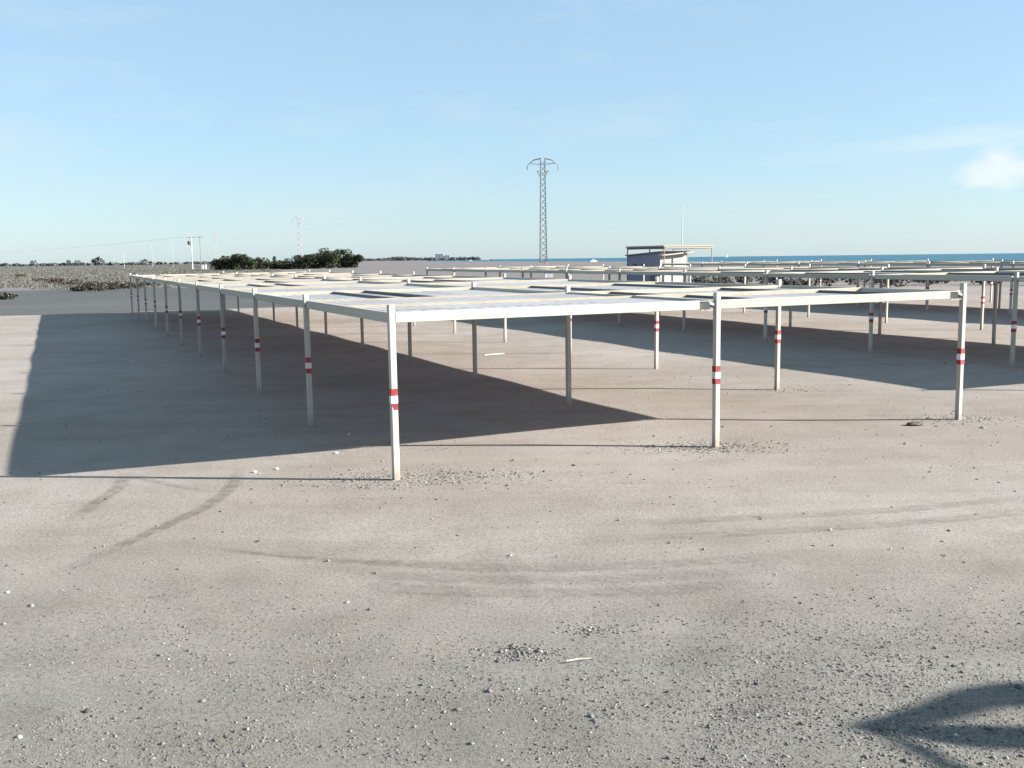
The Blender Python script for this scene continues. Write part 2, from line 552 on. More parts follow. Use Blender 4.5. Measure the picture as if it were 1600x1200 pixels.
# tyre marks scuffed into the sand
def tyre_mark(pts, width, mat='track'):
    P_ = [gnd(*p) for p in pts]
    # Catmull-Rom
    C = []
    Q = [P_[0] * 2 - P_[1]] + P_ + [P_[-1] * 2 - P_[-2]]
    for i in range(1, len(Q) - 2):
        for k in range(10):
            t = k / 10
            C.append(0.5 * ((2 * Q[i]) + (Q[i + 1] - Q[i - 1]) * t + (2 * Q[i - 1] - 5 * Q[i] + 4 * Q[i + 1] - Q[i + 2]) * t * t
                            + (3 * Q[i] - Q[i - 1] - 3 * Q[i + 1] + Q[i + 2]) * t ** 3))
    C.append(Q[-2])
    V, F, UVs = [], [], []
    for i, c in enumerate(C):
        d = (C[min(i + 1, len(C) - 1)] - C[max(i - 1, 0)]).normalized()
        nrm = Vector((-d.y, d.x, 0))
        for s in (-.5, -.17, .17, .5):
            p = c + nrm * (s * width)
            V.append((p.x, p.y, float(terrain(p.x, p.y)) + 0.012))
            UVs.append((s + .5, i / (len(C) - 1)))
    for i in range(len(C) - 1):
        for k in range(3):
            b = i * 4 + k
            F.append((b, b + 1, b + 5, b + 4))
    me = mesh_np('tyre_mark', V, F)
    uv = me.uv_layers.new(name='UVMap')
    idx = np.zeros(len(me.loops), np.int32)
    me.loops.foreach_get('vertex_index', idx)
    uv.data.foreach_set('uv', np.array(UVs, np.float32)[idx].ravel())
    structure(obj('tyre_mark', me, mat))
tyre_mark([(90, 900), (180, 858), (262, 822), (325, 792), (365, 760), (374, 728)], 0.24)
tyre_mark([(110, 820), (150, 790), (185, 765), (197, 742)], 0.24)
for dy in (0, 19, 40):
    tyre_mark([(380 + 6 * dy, 862 + dy), (620, 878 + dy), (860, 884 + dy), (1080, 878 + dy), (1300 - 3 * dy, 862 + dy)], 0.34, 'track_faint')
for dy in (0, 22):
    tyre_mark([(930, 820 + dy), (1150, 812 + dy), (1400, 796 + dy), (1640, 772 + dy)], 0.30, 'track_faint')
tyre_mark([(190, 738), (240, 752), (300, 765), (345, 772)], 0.2, 'track_faint')
tyre_mark([(290, 852), (420, 866), (560, 876), (700, 882)], 0.12)

# ------------------------------------------------------------------ car park canopies
PW, BW, BD = 0.090, 0.060, 0.140           # post width, beam width, beam depth
SLOPE = 0.0045
mesh_cache = {}
def cached(key, maker):
    if key not in mesh_cache:
        mesh_cache[key] = maker()
    return mesh_cache[key]
def bevel_box(name, lo, hi, b):
    """box with chamfered long edges along X (28 triangles)."""
    y0, z0, y1, z1 = lo[1], lo[2], hi[1], hi[2]
    ring = [(y0 + b, z0), (y1 - b, z0), (y1, z0 + b), (y1, z1 - b), (y1 - b, z1), (y0 + b, z1), (y0, z1 - b), (y0, z0 + b)]
    m = MB()
    m.prism([(lo[0], y, z) for y, z in ring], (hi[0] - lo[0], 0, 0))
    return m.mesh(name)
def beam(name, p, q, parent, mat, w=BW, d=BD):
    """straight beam whose top centre line runs from p to q."""
    p, q = Vector(p), Vector(q)
    v = q - p
    L = round(v.length, 3)
    me = cached((name, L, w, d, mat), lambda: bevel_box(name, (0, -w / 2, -d), (L, w / 2, 0), 0.006))
    o = obj(name, me, mat, parent, p)
    o.rotation_euler = (0, -math.asin(v.z / v.length), math.atan2(v.y, v.x))
    return o
def sheet_mesh(wu, lv, ribs=6):
    m = MB()
    n_ = ribs * 4
    prof = []
    for i in range(ribs):
        x = wu * i / ribs
        s = wu / ribs
        prof += [(x, 0), (x + 0.55 * s, 0), (x + 0.68 * s, 0.006), (x + 0.87 * s, 0.006)]
    prof.append((wu, 0))
    for x, z in prof:
        m.v += [(x, 0, z), (x, lv, z)]
    for i in range(len(prof) - 1):
        m.f.append((2 * i, 2 * i + 2, 2 * i + 3, 2 * i + 1))
    return m.mesh('roof_sheet')
def post_mesh(h):
    b, w = 0.008, PW / 2
    ring = [(-w + b, -w), (w - b, -w), (w, -w + b), (w, w - b), (w - b, w), (-w + b, w), (-w, w - b), (-w, -w + b)]
    return MB().prism([(x, y, -0.25) for x, y in ring], (0, 0, h + 0.25)).mesh('post')
def band_mesh(h):
    w, t = PW / 2 + 0.002, 0.0
    return MB().box((-w, -w, 0), (w, w, h)).mesh('tape_band')
def canopy(u0, v0, label, zofs, rows=11, skip_first=False, torn=False):
    root = thing('car_park_canopy', label, 'canopy', gp(u0, v0), TH, 'car park canopies')
    top = lambda u: 2.405 + zofs + 0.0065 * u
    bt = lambda u: 2.295 + zofs + SLOPE * u
    vlen = (rows - 1) * VV
    # posts with their red and white warning tape
    for i in range(3):
        for j in range(rows):
            u, v = i * U, j * VV
            h = top(u)
            me = cached(('post', round(h, 3)), lambda: post_mesh(h))
            po = obj('post', me, 'post', root, (u, v, 0), (R(random.uniform(-.4, .4)), R(random.uniform(-.4, .4)), 0))
            if i != 1 or j == 0:
                z = 0.977 + 0.004 * u + (random.uniform(-.045, .045) if j else 0)
                for k, (hh, mt) in enumerate(((0.088, 'red'), (0.105, 'white'), (0.096, 'red'))):
                    nm = 'red_band' if mt == 'red' else 'white_band'
                    if torn and i == 0 and j == 0 and k == 0:      # lower tape torn away on its left half
                        w = PW / 2 + 0.002
                        m = MB().prism([(w, -w, 0), (w, w, 0), (w, w, hh), (w, -w, hh)], (-0.003, 0, 0))
                        m.prism([(-w, -w, hh), (-0.010, -w, 0.0), (w, -w, 0), (w, -w, hh)], (0, 0.003, 0))
                        bo = obj('red_band', m.mesh('torn_band'), mt, po, (0, 0, z))
                        bo['label'] = 'torn red tape with its left half peeled off'
                    else:
                        me = cached(('band', hh, mt), lambda: band_mesh(hh))
                        obj(nm, me, mt, po, (0, 0, z))
                    z += hh
    # long edge and ridge beams between posts, with a bracket at each end
    for i in range(3):
        u = i * U
        for j in range(rows - 1):
            e = 0.11 if i != 1 else PW / 2
            beam('long_beam', (u, j * VV + e, bt(u)), (u, (j + 1) * VV - e, bt(u)), root, 'cream', BW, BD if i != 1 else 0.12)
            if i != 1:
                bme = cached('bracket', lambda: MB().box((-0.045, 0, -0.012), (0.045, 0.075, 0.012)).box((-0.008, 0, 0.012), (0.008, 0.075, 0.095)).mesh('bracket'))
                obj('bracket', bme, 'post', root, (u, j * VV + PW / 2, bt(u) - BD + 0.02))
                obj('bracket', bme, 'post', root, (u, (j + 1) * VV - PW / 2, bt(u) - BD + 0.02), (0, 0, math.pi))
    # cross beams, one on each post line and one half-way along the first bay
    nhalf = 2 * (rows - 1)
    for h in range(nhalf + 1):
        v = h * VV / 2
        if h % 2 and h > 1:
            continue
        for s in range(2):
            a = s * U + (PW / 2 if h % 2 == 0 else BW / 2)
            b = (s + 1) * U - (PW / 2 if h % 2 == 0 else BW / 2)
            if h in (0, nhalf):
                b = (s + 1) * U - 0.36
            dz = random.uniform(-.008, .002) if h else 0
            beam('cross_beam', (a, v, bt(a) + dz + 0.004), (b, v, bt(b) + dz + 0.004), root, 'cream' if h in (0, nhalf) else 'dull')
            if h in (0, nhalf):
                # joint at the end of the outer beam: skewed plate and a bent strap to the post
                sg = -1 if h == 0 else 1
                z1, z0 = bt(b) - 0.006, bt(b) - BD + 0.002
                m = MB().prism([(b - 0.01, v - sg * 0.075, z0), (b + 0.175, v + sg * 0.055, z0), (b + 0.175, v + sg * 0.055, z1 - 0.02), (b - 0.01, v - sg * 0.075, z1)], (0.004, -sg * 0.006, 0))
                obj('splice_plate', m.mesh('splice_plate'), 'post', root)
                c, w = b + 0.36 - PW / 2, 0.03
                m = MB()
                m.prism([(b + 0.17, v + sg * 0.04, z1 - 0.045), (c, v + sg * .02, z0 + 0.045), (c, v + sg * .02, z0 + 0.085), (b + 0.17, v + sg * 0.04, z1)], (0, -sg * 0.008, 0))
                m.prism([(b + 0.04, v - 0.02, z0 - 0.012), (c, v - 0.02, z0 - 0.012), (c, v + 0.02, z0 - 0.012), (b + 0.04, v + 0.02, z0 - 0.012)], (0, 0, 0.01))
                m.prism([(b, v - 0.02, z1 - 0.004), (c, v - 0.02, z1 - 0.004), (c, v + 0.02, z1 - 0.004), (b, v + 0.02, z1 - 0.004)], (0, 0, 0.01))
                obj('strap', m.mesh('strap'), 'post', root)
    # joists and roof sheets
    q = U / 4
    lv = VV / 2
    sheet_lo = sheet_mesh(q - 0.03, lv + 0.02)
    sheet_w = sheet_mesh(q + 0.02, lv + 0.02)
    for c in range(8):
        for h in range(nhalf):
            u, v = c * q, h * lv
            first = skip_first and c < 4 and h < 2
            if c not in (0, 4) and not first and (h < 2 or h % 2 == 0) and random.random() < 0.68:
                uj = u + random.uniform(-0.52, 0.52)
                jd = random.uniform(-0.020, 0.0)
                jl = lv if h < 2 else 2 * lv
                beam('joist', (uj, v + BW / 2, bt(uj) - 0.006 + jd), (uj, v + jl - BW / 2, bt(uj) - 0.006 + jd), root, 'steel', 0.05, 0.11)
            if first:                                  # low dark strip half-way, the sheet ribs show above it
                beam('batten', (u + 0.01, v + lv * 0.55, bt(u) - 0.040), (u + q - 0.01, v + lv * 0.55, bt(u + q) - 0.040), root, 'steel', 0.05, 0.02)
            zz = bt(u) - (0.046 if first else 0.074) + random.uniform(-.003, .003) + 0.005 * (c % 2)
            last = c == 7
            o = obj('roof_sheet', sheet_lo if last else sheet_w, 'sheet', root, (u, v - 0.01, zz + 0.003 * (h % 2)))
            o.rotation_euler = (R(random.uniform(-.12, .12)), -math.atan(SLOPE), 0)
    return root
canopy(0, 0, 'nearest cream canopy, its corner post with torn tape in the foreground', 0.0, skip_first=True, torn=True)
canopy(18.55, 0.3, 'middle of the three cream canopies, behind the nearest one', 0.10)
canopy(37.3, 0.6, 'farthest cream canopy on the seaward side', 0.22)

# ------------------------------------------------------------------ foliage helpers
def leaf_quads(pts, size, flat=0.0):
    """random leaf faces centred on pts (N,3)."""
    n_ = len(pts)
    a = rng.normal(size=(n_, 3))
    a /= np.linalg.norm(a, axis=1, keepdims=True)
    b = rng.normal(size=(n_, 3))
    b -= (a * b).sum(1, keepdims=True) * a
    b /= np.linalg.norm(b, axis=1, keepdims=True)
    s = size * rng.uniform(0.6, 1.4, (n_, 1))
    c = np.stack([pts + a * s * .5, pts + b * s * .32, pts - a * s * .5, pts - b * s * .32], 1)
    return c.reshape(-1, 3), np.arange(4 * n_).reshape(-1, 4)
def blob_points(n_, c, r):
    d = rng.normal(size=(n_, 3))
    d /= np.linalg.norm(d, axis=1, keepdims=True)
    rad = rng.uniform(0.55, 1.05, (n_, 1)) ** 0.6
    p = d * rad * np.array(r) + np.array(c)
    return p[p[:, 2] > 0.02]
def tree(x, d, width, height, label, group, leaf=0.40, n_leaf=5200, trunk_h=None, mat='leaf'):
    base = at(x, d)
    base.z = float(terrain(base.x, base.y))
    root = thing('tree', label, 'tree', base, 0, group)
    th_ = trunk_h or height * 0.4
    m = MB().tube((0, 0, -0.2), (0.1, 0, th_), 0.22, 0.13, 8)
    tips = []
    for k in range(7):
        a = k * 0.9 + rng.uniform(0, .5)
        rr_ = rng.uniform(.2, .42) * width
        p = (math.cos(a) * rr_, math.sin(a) * rr_ * .8, rng.uniform(.38, .70) * height)
        m.tube((0.05, 0, th_ * rng.uniform(.3, .9)), p, 0.10, 0.04, 5)
        tips.append(p)
    tips.append((0.05, 0, height * .66))
    obj('trunk', m.mesh('trunk'), 'bark', root)
    pts = []
    for (px, py, pz) in tips:
        for k in range(4):
            c = (px + rng.normal() * width * .10, py + rng.normal() * width * .10, pz + rng.normal() * height * .07)
            rad = (width * rng.uniform(.09, .18), width * rng.uniform(.09, .18), height * rng.uniform(.13, .27))
            c = (c[0], c[1], min(c[2], height - rad[2]))
            pts.append(blob_points(n_leaf // 36, c, rad))
    for k in range(10):                                # skirt that reaches the ground
        a = rng.uniform(0, 6.28)
        rr_ = rng.uniform(.1, .44) * width
        pts.append(blob_points(n_leaf // 36, (math.cos(a) * rr_, math.sin(a) * rr_, height * .2), (width * .12, width * .12, height * .24)))
    P_ = np.concatenate(pts)
    V, F = leaf_quads(P_, leaf)
    obj('crown', mesh_np('crown', V, F), mat, root)
    return root
G = 'dark evergreen trees beyond the near canopy'
tree(352, 300, 8.5, 4.6, 'leftmost dark evergreen of the clump beyond the near canopy', G)
tree(384, 296, 9.0, 4.9, 'second dark evergreen from the left, rounded, beyond the near canopy', G)
tree(416, 302, 9.5, 2.7, 'low dark evergreen between the two taller clumps, left one', G, 0.38)
tree(445, 305, 9.0, 2.9, 'low dark evergreen between the two taller clumps, right one', G, 0.38)
tree(482, 298, 10.5, 4.7, 'dark evergreen on the left flank of the tallest tree', G)
tree(513, 300, 13.0, 6.2, 'tallest broad dark evergreen tree of the clump', G, 0.42, 8000)
tree(548, 303, 8.5, 4.3, 'rightmost dark evergreen of the clump', G)

def shrub(p, w, h, label, group, mat='brush', n_leaf=420, leaf=0.22):
    p = Vector(p)
    p.z = float(terrain(p.x, p.y))
    root = thing('shrub', label, 'shrub', p, rng.uniform(0, 6), group)
    m = MB()
    pts = []
    for k in range(6):
        a = rng.uniform(0, 6.28)
        rr_ = rng.uniform(.05, .36) * w
        q_ = (math.cos(a) * rr_, math.sin(a) * rr_, h * rng.uniform(.35, .62))
        m.tube((0, 0, -.05), q_, 0.03, 0.012, 4)
        pts.append(blob_points(n_leaf // 6, q_, (w * .2, w * .2, h * .42)))
    obj('stem', m.mesh('stem'), 'bark', root)
    V, F = leaf_quads(np.concatenate(pts), leaf)
    obj('foliage', mesh_np('foliage', V, F), mat, root)
# front edge of the scrub on the left
edge = [(8, 469), (35, 434), (62, 441), (88, 444), (112, 447), (140, 449), (165, 450), (128, 455), (150, 455), (176, 453), (200, 451), (225, 449)]
ORD = ['first', 'second', 'third', 'fourth', 'fifth', 'sixth', 'seventh', 'eighth', 'ninth', 'tenth', 'eleventh', 'twelfth', 'thirteenth', 'fourteenth',
       'fifteenth', 'sixteenth', 'seventeenth', 'eighteenth', 'nineteenth', 'twentieth', 'twenty-first', 'twenty-second']
edge = [edge[0]] + sorted(edge[1:])
for k, (x, y) in enumerate(edge):
    lab = 'lone low brown shrub at the left edge of the grey gravel' if k == 0 else 'low brown shrub on the near edge of the left scrub, %s from the left' % ORD[k - 1]
    shrub(gnd(x, min(y, 468)), random.uniform(2.6, 4.2), random.uniform(.6, 1.0), lab, 'shrubs along the near edge of the scrub')
# brush seen under the middle canopy
for k in range(22):
    x = 1085 + k * 25 + random.uniform(-9, 9)
    d = 96 + random.uniform(-4, 14)
    shrub(at(x, d), random.uniform(2.4, 4.2), random.uniform(.8, 1.5), 'dark dry shrub in the row behind the canopies, %s from the hut' % ORD[k], 'dark shrubs behind the canopies', n_leaf=360)

def scrub_field():
    V, F, off = [], [], 0
    pts = []
    n_ = 4600
    d = np.exp(rng.uniform(math.log(118), math.log(1500), n_))
    ix = rng.uniform(-30, 430, n_)
    for dd, xx in zip(d, ix):
        if dd < 128 and (xx > 250 or xx < 60):
            continue
        p = at(xx, dd)
        s = coast_side(np.array([p.x]), np.array([p.y]))[0]
        if s > -25:
            continue
        k = 1 + dd / 500
        w, h = rng.uniform(.9, 2.4) * k, rng.uniform(.12, .36) * (1 + dd / 2600)
        q_ = blob_points(48, (0, 0, h * .35), (w, w, h * .65))
        sz = 0.145 * k
        v_, f_ = leaf_quads(q_ + np.array([p.x, p.y, float(terrain(p.x, p.y))]), sz)
        V.append(v_); F.append(f_ + off); off += len(v_)
    o = obj('scrub', mesh_np('scrub', np.concatenate(V), np.concatenate(F)), 'scrub')
    o['kind'] = 'stuff'
    tag(o, 'grey green salt scrub covering the flat land on the left', 'scrub')
scrub_field()
def far_wood(name, label, spots):
    V, F, off = [], [], 0
    for (x, d, w, h, z) in spots:
        p = at(x, d, z)
        for k in range(3):
            c = (p.x + rng.normal() * w * .25, p.y + rng.normal() * w * .25, 0)
            q_ = blob_points(40, (0, 0, h * .5), (w * .4, w * .4, h * .5)) + np.array([c[0], c[1], p.z])
            v_, f_ = leaf_quads(q_, max(w, h) * .28)
            V.append(v_); F.append(f_ + off); off += len(v_)
    o = obj(name, mesh_np(name, np.concatenate(V), np.concatenate(F)), 'farleaf')
    o['kind'] = 'stuff'
    tag(o, label, 'wood')
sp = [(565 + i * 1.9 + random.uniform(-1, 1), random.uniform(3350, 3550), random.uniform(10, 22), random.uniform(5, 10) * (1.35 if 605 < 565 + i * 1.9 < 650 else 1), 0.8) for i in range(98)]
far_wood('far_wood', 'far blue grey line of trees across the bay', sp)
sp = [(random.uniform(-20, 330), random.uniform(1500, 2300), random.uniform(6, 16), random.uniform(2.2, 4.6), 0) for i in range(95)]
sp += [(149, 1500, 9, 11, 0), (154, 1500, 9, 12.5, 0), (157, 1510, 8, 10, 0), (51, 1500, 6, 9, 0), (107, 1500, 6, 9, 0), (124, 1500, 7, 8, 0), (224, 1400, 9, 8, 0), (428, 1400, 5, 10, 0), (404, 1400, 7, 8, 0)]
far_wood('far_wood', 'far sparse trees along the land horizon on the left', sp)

# ------------------------------------------------------------------ far buildings across the bay
def far_building(x0, x1, ytop, d, label):
    a, b = at(x0, d), at(x1, d)
    h = z_at(ytop, (x0 + x1) / 2, d)
    root = thing('far_building', label, 'building', (a.x, a.y, 0.5), 0, 'buildings across the bay')
    w = b.x - a.x
    obj('wall', MB().box((0, 0, 0), (w, 14, h)).mesh('wall'), 'town', root)
    obj('roof', MB().box((-.4, -.4, h), (w + .4, 14.4, h + .5)).mesh('roof'), 'roof_pale', root)
    n_ = max(2, int(w / 7))
    wm = MB().box((0, -0.12, 0), (2.2, 0.0, 1.8)).mesh('window')
    for fl in range(max(1, int(h / 3.5))):
        for k in range(n_):
            obj('window', wm, 'roof_dark', root, (w * (k + .5) / n_ - 1.1, 0, 1.4 + fl * 3.3))
far_building(680, 693, 397.5, 3380, 'taller far building block on the low headland across the bay')
far_building(694, 703, 399.5, 3380, 'lower far building right of the taller block across the bay')

# ------------------------------------------------------------------ lattice pylons, poles and wires
def lattice_pylon(x, d, H_, label, mat='galv', thick=1.0):
    base = at(x, d)
    base.z = float(terrain(base.x, base.y))
    root = thing('lattice_pylon', label, 'pylon', base, 0, 'lattice power pylons')
    w0, w1 = H_ * .0325, H_ * .0205
    hw = lambda z: w0 + (w1 - w0) * z / H_
    r = H_ * 0.0036 * thick
    n_ = 18
    zs = [H_ * .97 * (1 - (1 - k / n_) ** 1.08) for k in range(n_ + 1)]
    for sx in (-1, 1):
        for sy in (-1, 1):
            obj('leg', MB().tube((sx * w0, sy * w0, -.3), (sx * w1, sy * w1, H_), r * 1.7, r * 1.2, 4).mesh('leg'), mat, root)
    for k in range(n_):
        z0, z1 = zs[k], zs[k + 1]
        a, b = hw(z0), hw(z1)
        m = MB()
        s = 1 if k % 2 else -1
        for f in range(4):
            c0 = [(-a, -a), (a, -a), (a, a), (-a, a)][f]; c1 = [(b, -b), (b, b), (-b, b), (-b, -b)][f]
            d0 = [(a, -a), (a, a), (-a, a), (-a, -a)][f]; d1 = [(-b, -b), (b, -b), (b, b), (-b, b)][f]
            p, q = ((*c0, z0), (*c1, z1)) if s > 0 else ((*d0, z0), (*d1, z1))
            m.tube(p, q, r * .8, None, 4)
        obj('brace', m.mesh('brace'), mat, root)
    # bowed top arms, tie and the raised lower horns
    at_ = []
    for s in (-1, 1):
        tip = Vector((s * H_ * .147, 0, H_ * .935))
        m = MB()
        for sy in (-1, 1):
            m.tube((s * w1, sy * w1, H_), (s * H_ * .085, sy * w1 * .6, H_ * .985), r, None, 4).tube((s * H_ * .085, sy * w1 * .6, H_ * .985), tip, r, r * .8, 4)
        m.tube((s * w1, 0, H_ * .945), (s * H_ * .115, 0, H_ * .953), r * .9, None, 4)
        obj('arm', m.mesh('arm'), mat, root)
        m = MB().tube((s * w1, 0, H_ * .83), (s * H_ * .055, 0, H_ * .885), r * 1.5, r, 4).tube((s * w1, 0, H_ * .87), (s * H_ * .055, 0, H_ * .885), r, r * .7, 4)
        obj('horn', m.mesh('horn'), mat, root)
        m = MB()
        for kk in range(5):
            m.tube((tip.x, 0, tip.z - .012 * H_ - kk * H_ * .006), (tip.x, 0, tip.z - .012 * H_ - kk * H_ * .006 - H_ * .003), H_ * .005, None, 8)
        m.tube(tip, (tip.x, 0, tip.z - H_ * .042), r * .5, None, 4)
        obj('insulator', m.mesh('insulator'), 'pole_dark', root)
        at_.append(base + Vector((tip.x, 0, tip.z - H_ * .042)))
    at_.append(base + Vector((0, -w1, H_ * .985)))
    for s in (-1, 1):
        obj('footing', MB().box((s * w0 - .28 * H_ / 30 * 1.6, -w0 - .45, -.4), (s * w0 + .28 * H_ / 30 * 1.6, w0 + .45, .35 + (.25 if s > 0 else 0))).mesh('footing'), 'concrete', root)
    return at_
p1 = lattice_pylon(849, 295, 30.5, 'large lattice steel pylon with bowed arms, nearest of the line, centre')
p2 = lattice_pylon(469, 640, 30.5, 'pale lattice pylon rising behind the dark evergreen trees', 'pole_pale', .6)  # pale colour stands in for distance haze on the far pylons
p3 = lattice_pylon(338, 960, 30.5, 'faint small lattice pylon farthest along the line, left of the trees', 'pole_pale', .6)  # pale as well, haze put into the colour
def wire(p, q, sag, label, r=0.007):
    m = MB()
    n_ = 16
    pts = []
    for k in range(n_ + 1):
        t = k / n_
        c = p.lerp(q, t)
        c.z -= sag * 4 * t * (1 - t)
        pts.append(c)
    for a, b in zip(pts[:-1], pts[1:]):
        m.tube(a, b, r, None, 4)
    tag(obj('power_wire', m.mesh('power_wire'), 'galv'), label, 'wire', 'wires between the pylons')
for k, nm in enumerate(('left arms', 'right arms', 'tops')):
    wire(p1[k], p2[k], 7, 'thin wire between the %s of the centre pylon and the next' % nm)
    wire(p2[k], p3[k], 6, 'thin far wire between the %s of the two distant pylons' % nm)

def utility_pole(x, ybase, ytop, label, mat, bar=0.0, box=False, rad=.14):
    b = gnd(x, ybase)
    h = z_at(ytop, x, b.y)
    root = thing('utility_pole', label, 'pole', b, 0, 'utility poles on the left plain')
    obj('shaft', MB().tube((0, 0, -.3), (0, 0, h), rad, rad * .7, 8).mesh('shaft'), mat, root)
    tops = []
    if bar:
        obj('crossbar', MB().box((-bar, -.08, h - .35), (bar, .08, h - .15)).mesh('crossbar'), 'pole_dark', root)
        for s in (-.92, 0, .92):
            obj('insulator', MB().tube((s * bar, 0, h - .15), (s * bar, 0, h + .18), .09, .06, 6).mesh('insulator'), 'pole_pale', root)
            tops.append(b + Vector((s * bar, 0, h + .15)))
    if box:
        m = MB().tube((-.75, -.5, h - 3.1), (-.75, -.5, h - 1.7), .62, .62, 12).box((-1.2, -.6, h - 3.25), (.1, .3, h - 3.1))
        obj('transformer', m.mesh('transformer'), 'black', root)
    return tops
q1 = utility_pole(301, 421.5, 370, 'white concrete pole with a dark transformer and crossbar', 'pole_pale', 1.7, True, .27)
q2 = utility_pole(314.5, 421, 369.5, 'dark timber pole with a T crossbar beside the transformer pole', 'pole_dark', 1.5, False, .16)
utility_pole(271.5, 417, 377, 'thin pale pole left of the transformer pole', 'pole_pale', 0, False, .10)
utility_pole(238.5, 417.5, 381, 'thin whitish pole, third from the left on the plain', 'pole_pale', 0, False, .11)
utility_pole(194.5, 419.5, 392, 'short pale pole, second from the left on the plain', 'pole_pale', 0, False, .10)
utility_pole(179.5, 415.5, 398, 'very short pale pole, leftmost on the plain', 'pole_pale', 0, False, .12)
lft = at(-220, 900, 14)
for k, t in enumerate(q1[:2]):
    wire(t, lft + Vector((k * 1.5, 0, k * .3)), 4, 'faint wire leaving the transformer pole to the left, %s' % ('outer' if k else 'inner'), .014)
for k, x in enumerate((316.5, 320.5)):
    b = gnd(x, 421.5)
    root = thing('marker_pillar', 'small white pillar right of the transformer pole, %s one' % ('narrow' if k == 0 else 'wider'), 'pillar', b, 0, 'white pillars')
    w = .28 if k == 0 else .5
    obj('shaft', MB().box((-w, -w, -.2), (w, w, 1.9)).mesh('shaft'), 'concrete', root)
    obj('cap', MB().box((-w - .06, -w - .06, 1.9), (w + .06, w + .06, 2.02)).mesh('cap'), 'concrete', root)

# ------------------------------------------------------------------ beach hut, shade frame, mast
D = 118.0
hc = at(1031, D)                              # near left corner of the hut
hut = thing('beach_hut', 'small hut with white front and blue grey side under a flat shade frame', 'hut', hc, TH)
zt = lambda y, x=1040: z_at(y, x, D)
W, L_ = 3.75, 7.2                              # front width (u) and depth (v)
obj('side_wall', MB().prism([(0, 0, 0), (0, L_, 0), (0, L_, zt(399)), (0, 0, zt(394.3))], (0.12, 0, 0)).mesh('side_wall'), 'hut_blue', hut)
obj('side_wall', MB().prism([(W - .12, 0, 0), (W - .12, L_, 0), (W - .12, L_, zt(399)), (W - .12, 0, zt(394.3))], (0.12, 0, 0)).mesh('side_wall'), 'hut_blue', hut)
obj('front_wall', MB().box((.12, 0.003, 0), (W - .12, .12, zt(394.6))).mesh('front_wall'), 'hut_white', hut)
obj('rear_wall', MB().box((.12, L_ - .12, 0), (W - .12, L_ - .003, zt(399))).mesh('rear_wall'), 'hut_blue', hut)
obj('roof', MB().prism([(-.25, -.3, zt(394.0)), (-.25, L_ + .3, zt(399)), (-.25, L_ + .3, zt(399) + .12), (-.25, -.3, zt(394.0) + .12)], (W + .5, 0, 0)).mesh('roof'), 'roof_dark', hut)
hb = MB().box((.02, -.045, 0), (W - .02, 0.0, .28)).mesh('board')
k, z = 0, 0.05
while z < zt(397.4) - .3:
    obj('board', hb, 'hut_white', hut, (0, 0, z)); z += .30
obj('awning', MB().prism([(-.25, -.75, zt(400)), (W + .55, -.75, zt(394.6)), (W + .55, -.75, zt(394.6) + .14), (-.25, -.75, zt(400) + .14)], (0, .70, 0)).mesh('awning'), 'roof_pale', hut)
dr = obj('door', MB().box((-.06, 1.0, .05), (0, 1.9, 2.05)).mesh('door'), 'roof_dark', hut)
obj('handle', MB().box((-.11, 1.1, 1.0), (-.06, 1.14, 1.15)).mesh('handle'), 'galv', dr)
for v in (3.0, 5.0):
    wi = obj('window', MB().box((-.05, v, 1.3), (0, v + 1.1, 2.2)).mesh('window'), 'roof_dark', hut)
    obj('sill', MB().box((-.12, v - .05, 1.2), (0, v + 1.15, 1.3)).mesh('sill'), 'hut_white', wi)
sf = thing('shade_frame', 'tall flat roofed shade frame on thin posts above the hut', 'shade frame', hc - EU.to_3d() * .0 - EV.to_3d() * .9, TH)
ft, fw, fl = zt(384.3), 6.7, 8.2
obj('roof_slab', MB().box((-.15, -.15, ft - .10), (fw + .15, fl + .15, ft + .06)).mesh('roof_slab'), 'roof_pale', sf)
for a in (0, fw):
    obj('edge_beam', MB().box((a - .06, -.05, ft - .34), (a + .06, fl + .05, ft - .103)).mesh('edge_beam'), 'roof_dark' if a == 0 else 'roof_pale', sf)  # left beam darker, its shaded side painted into the colour
for b in (0, fl):
    obj('edge_beam', MB().box((.06, b - .06, ft - .30), (fw - .06, b + .06, ft - .103)).mesh('edge_beam'), 'roof_pale', sf)
for a in (0, fw * .48, fw):
    for b in (0, fl):
        obj('post', MB().box((a - .05, b - .05, -.2), (a + .05, b + .05, ft - .31)).mesh('post'), 'galv' if a else 'pole_dark', sf)
ms = thing('mast', 'tall thin white mast rising behind the hut', 'mast', at(1065.5, 150), 0)
mh = z_at(322, 1065.5, 150)
obj('shaft', MB().tube((0, 0, -.3), (0, 0, mh), .085, .055, 8).mesh('shaft'), 'hut_white', ms)
obj('base', MB().box((-.5, -.5, -.2), (.5, .5, .3)).mesh('base'), 'concrete', ms)
obj('finial', MB().tube((0, 0, mh), (0, 0, mh + .12), .13, .05, 8).mesh('finial'), 'white', ms)

# white cabinet beyond the canopies
cb = thing('utility_cabinet', 'low white cabinet standing on the open ground below the centre pylon', 'cabinet', gnd(857, 434), 0.1)
obj('body', MB().box((-.66, -.35, 0), (.66, .35, .72)).mesh('body'), 'hut_white', cb)
obj('lid', MB().box((-.72, -.41, .72), (.72, .41, .80)).mesh('lid'), 'hut_white', cb)
for s in (0, 1):
    dd = obj('door', MB().box((-.62 + s * .63, -.37, .06), (-.01 + s * .63, -.35, .68)).mesh('door'), 'white', cb)
    obj('handle', MB().box((-.06 + s * .12 - .02, -.40, .35), (-.06 + s * .12 + .02, -.37, .45)).mesh('handle'), 'galv', dd)

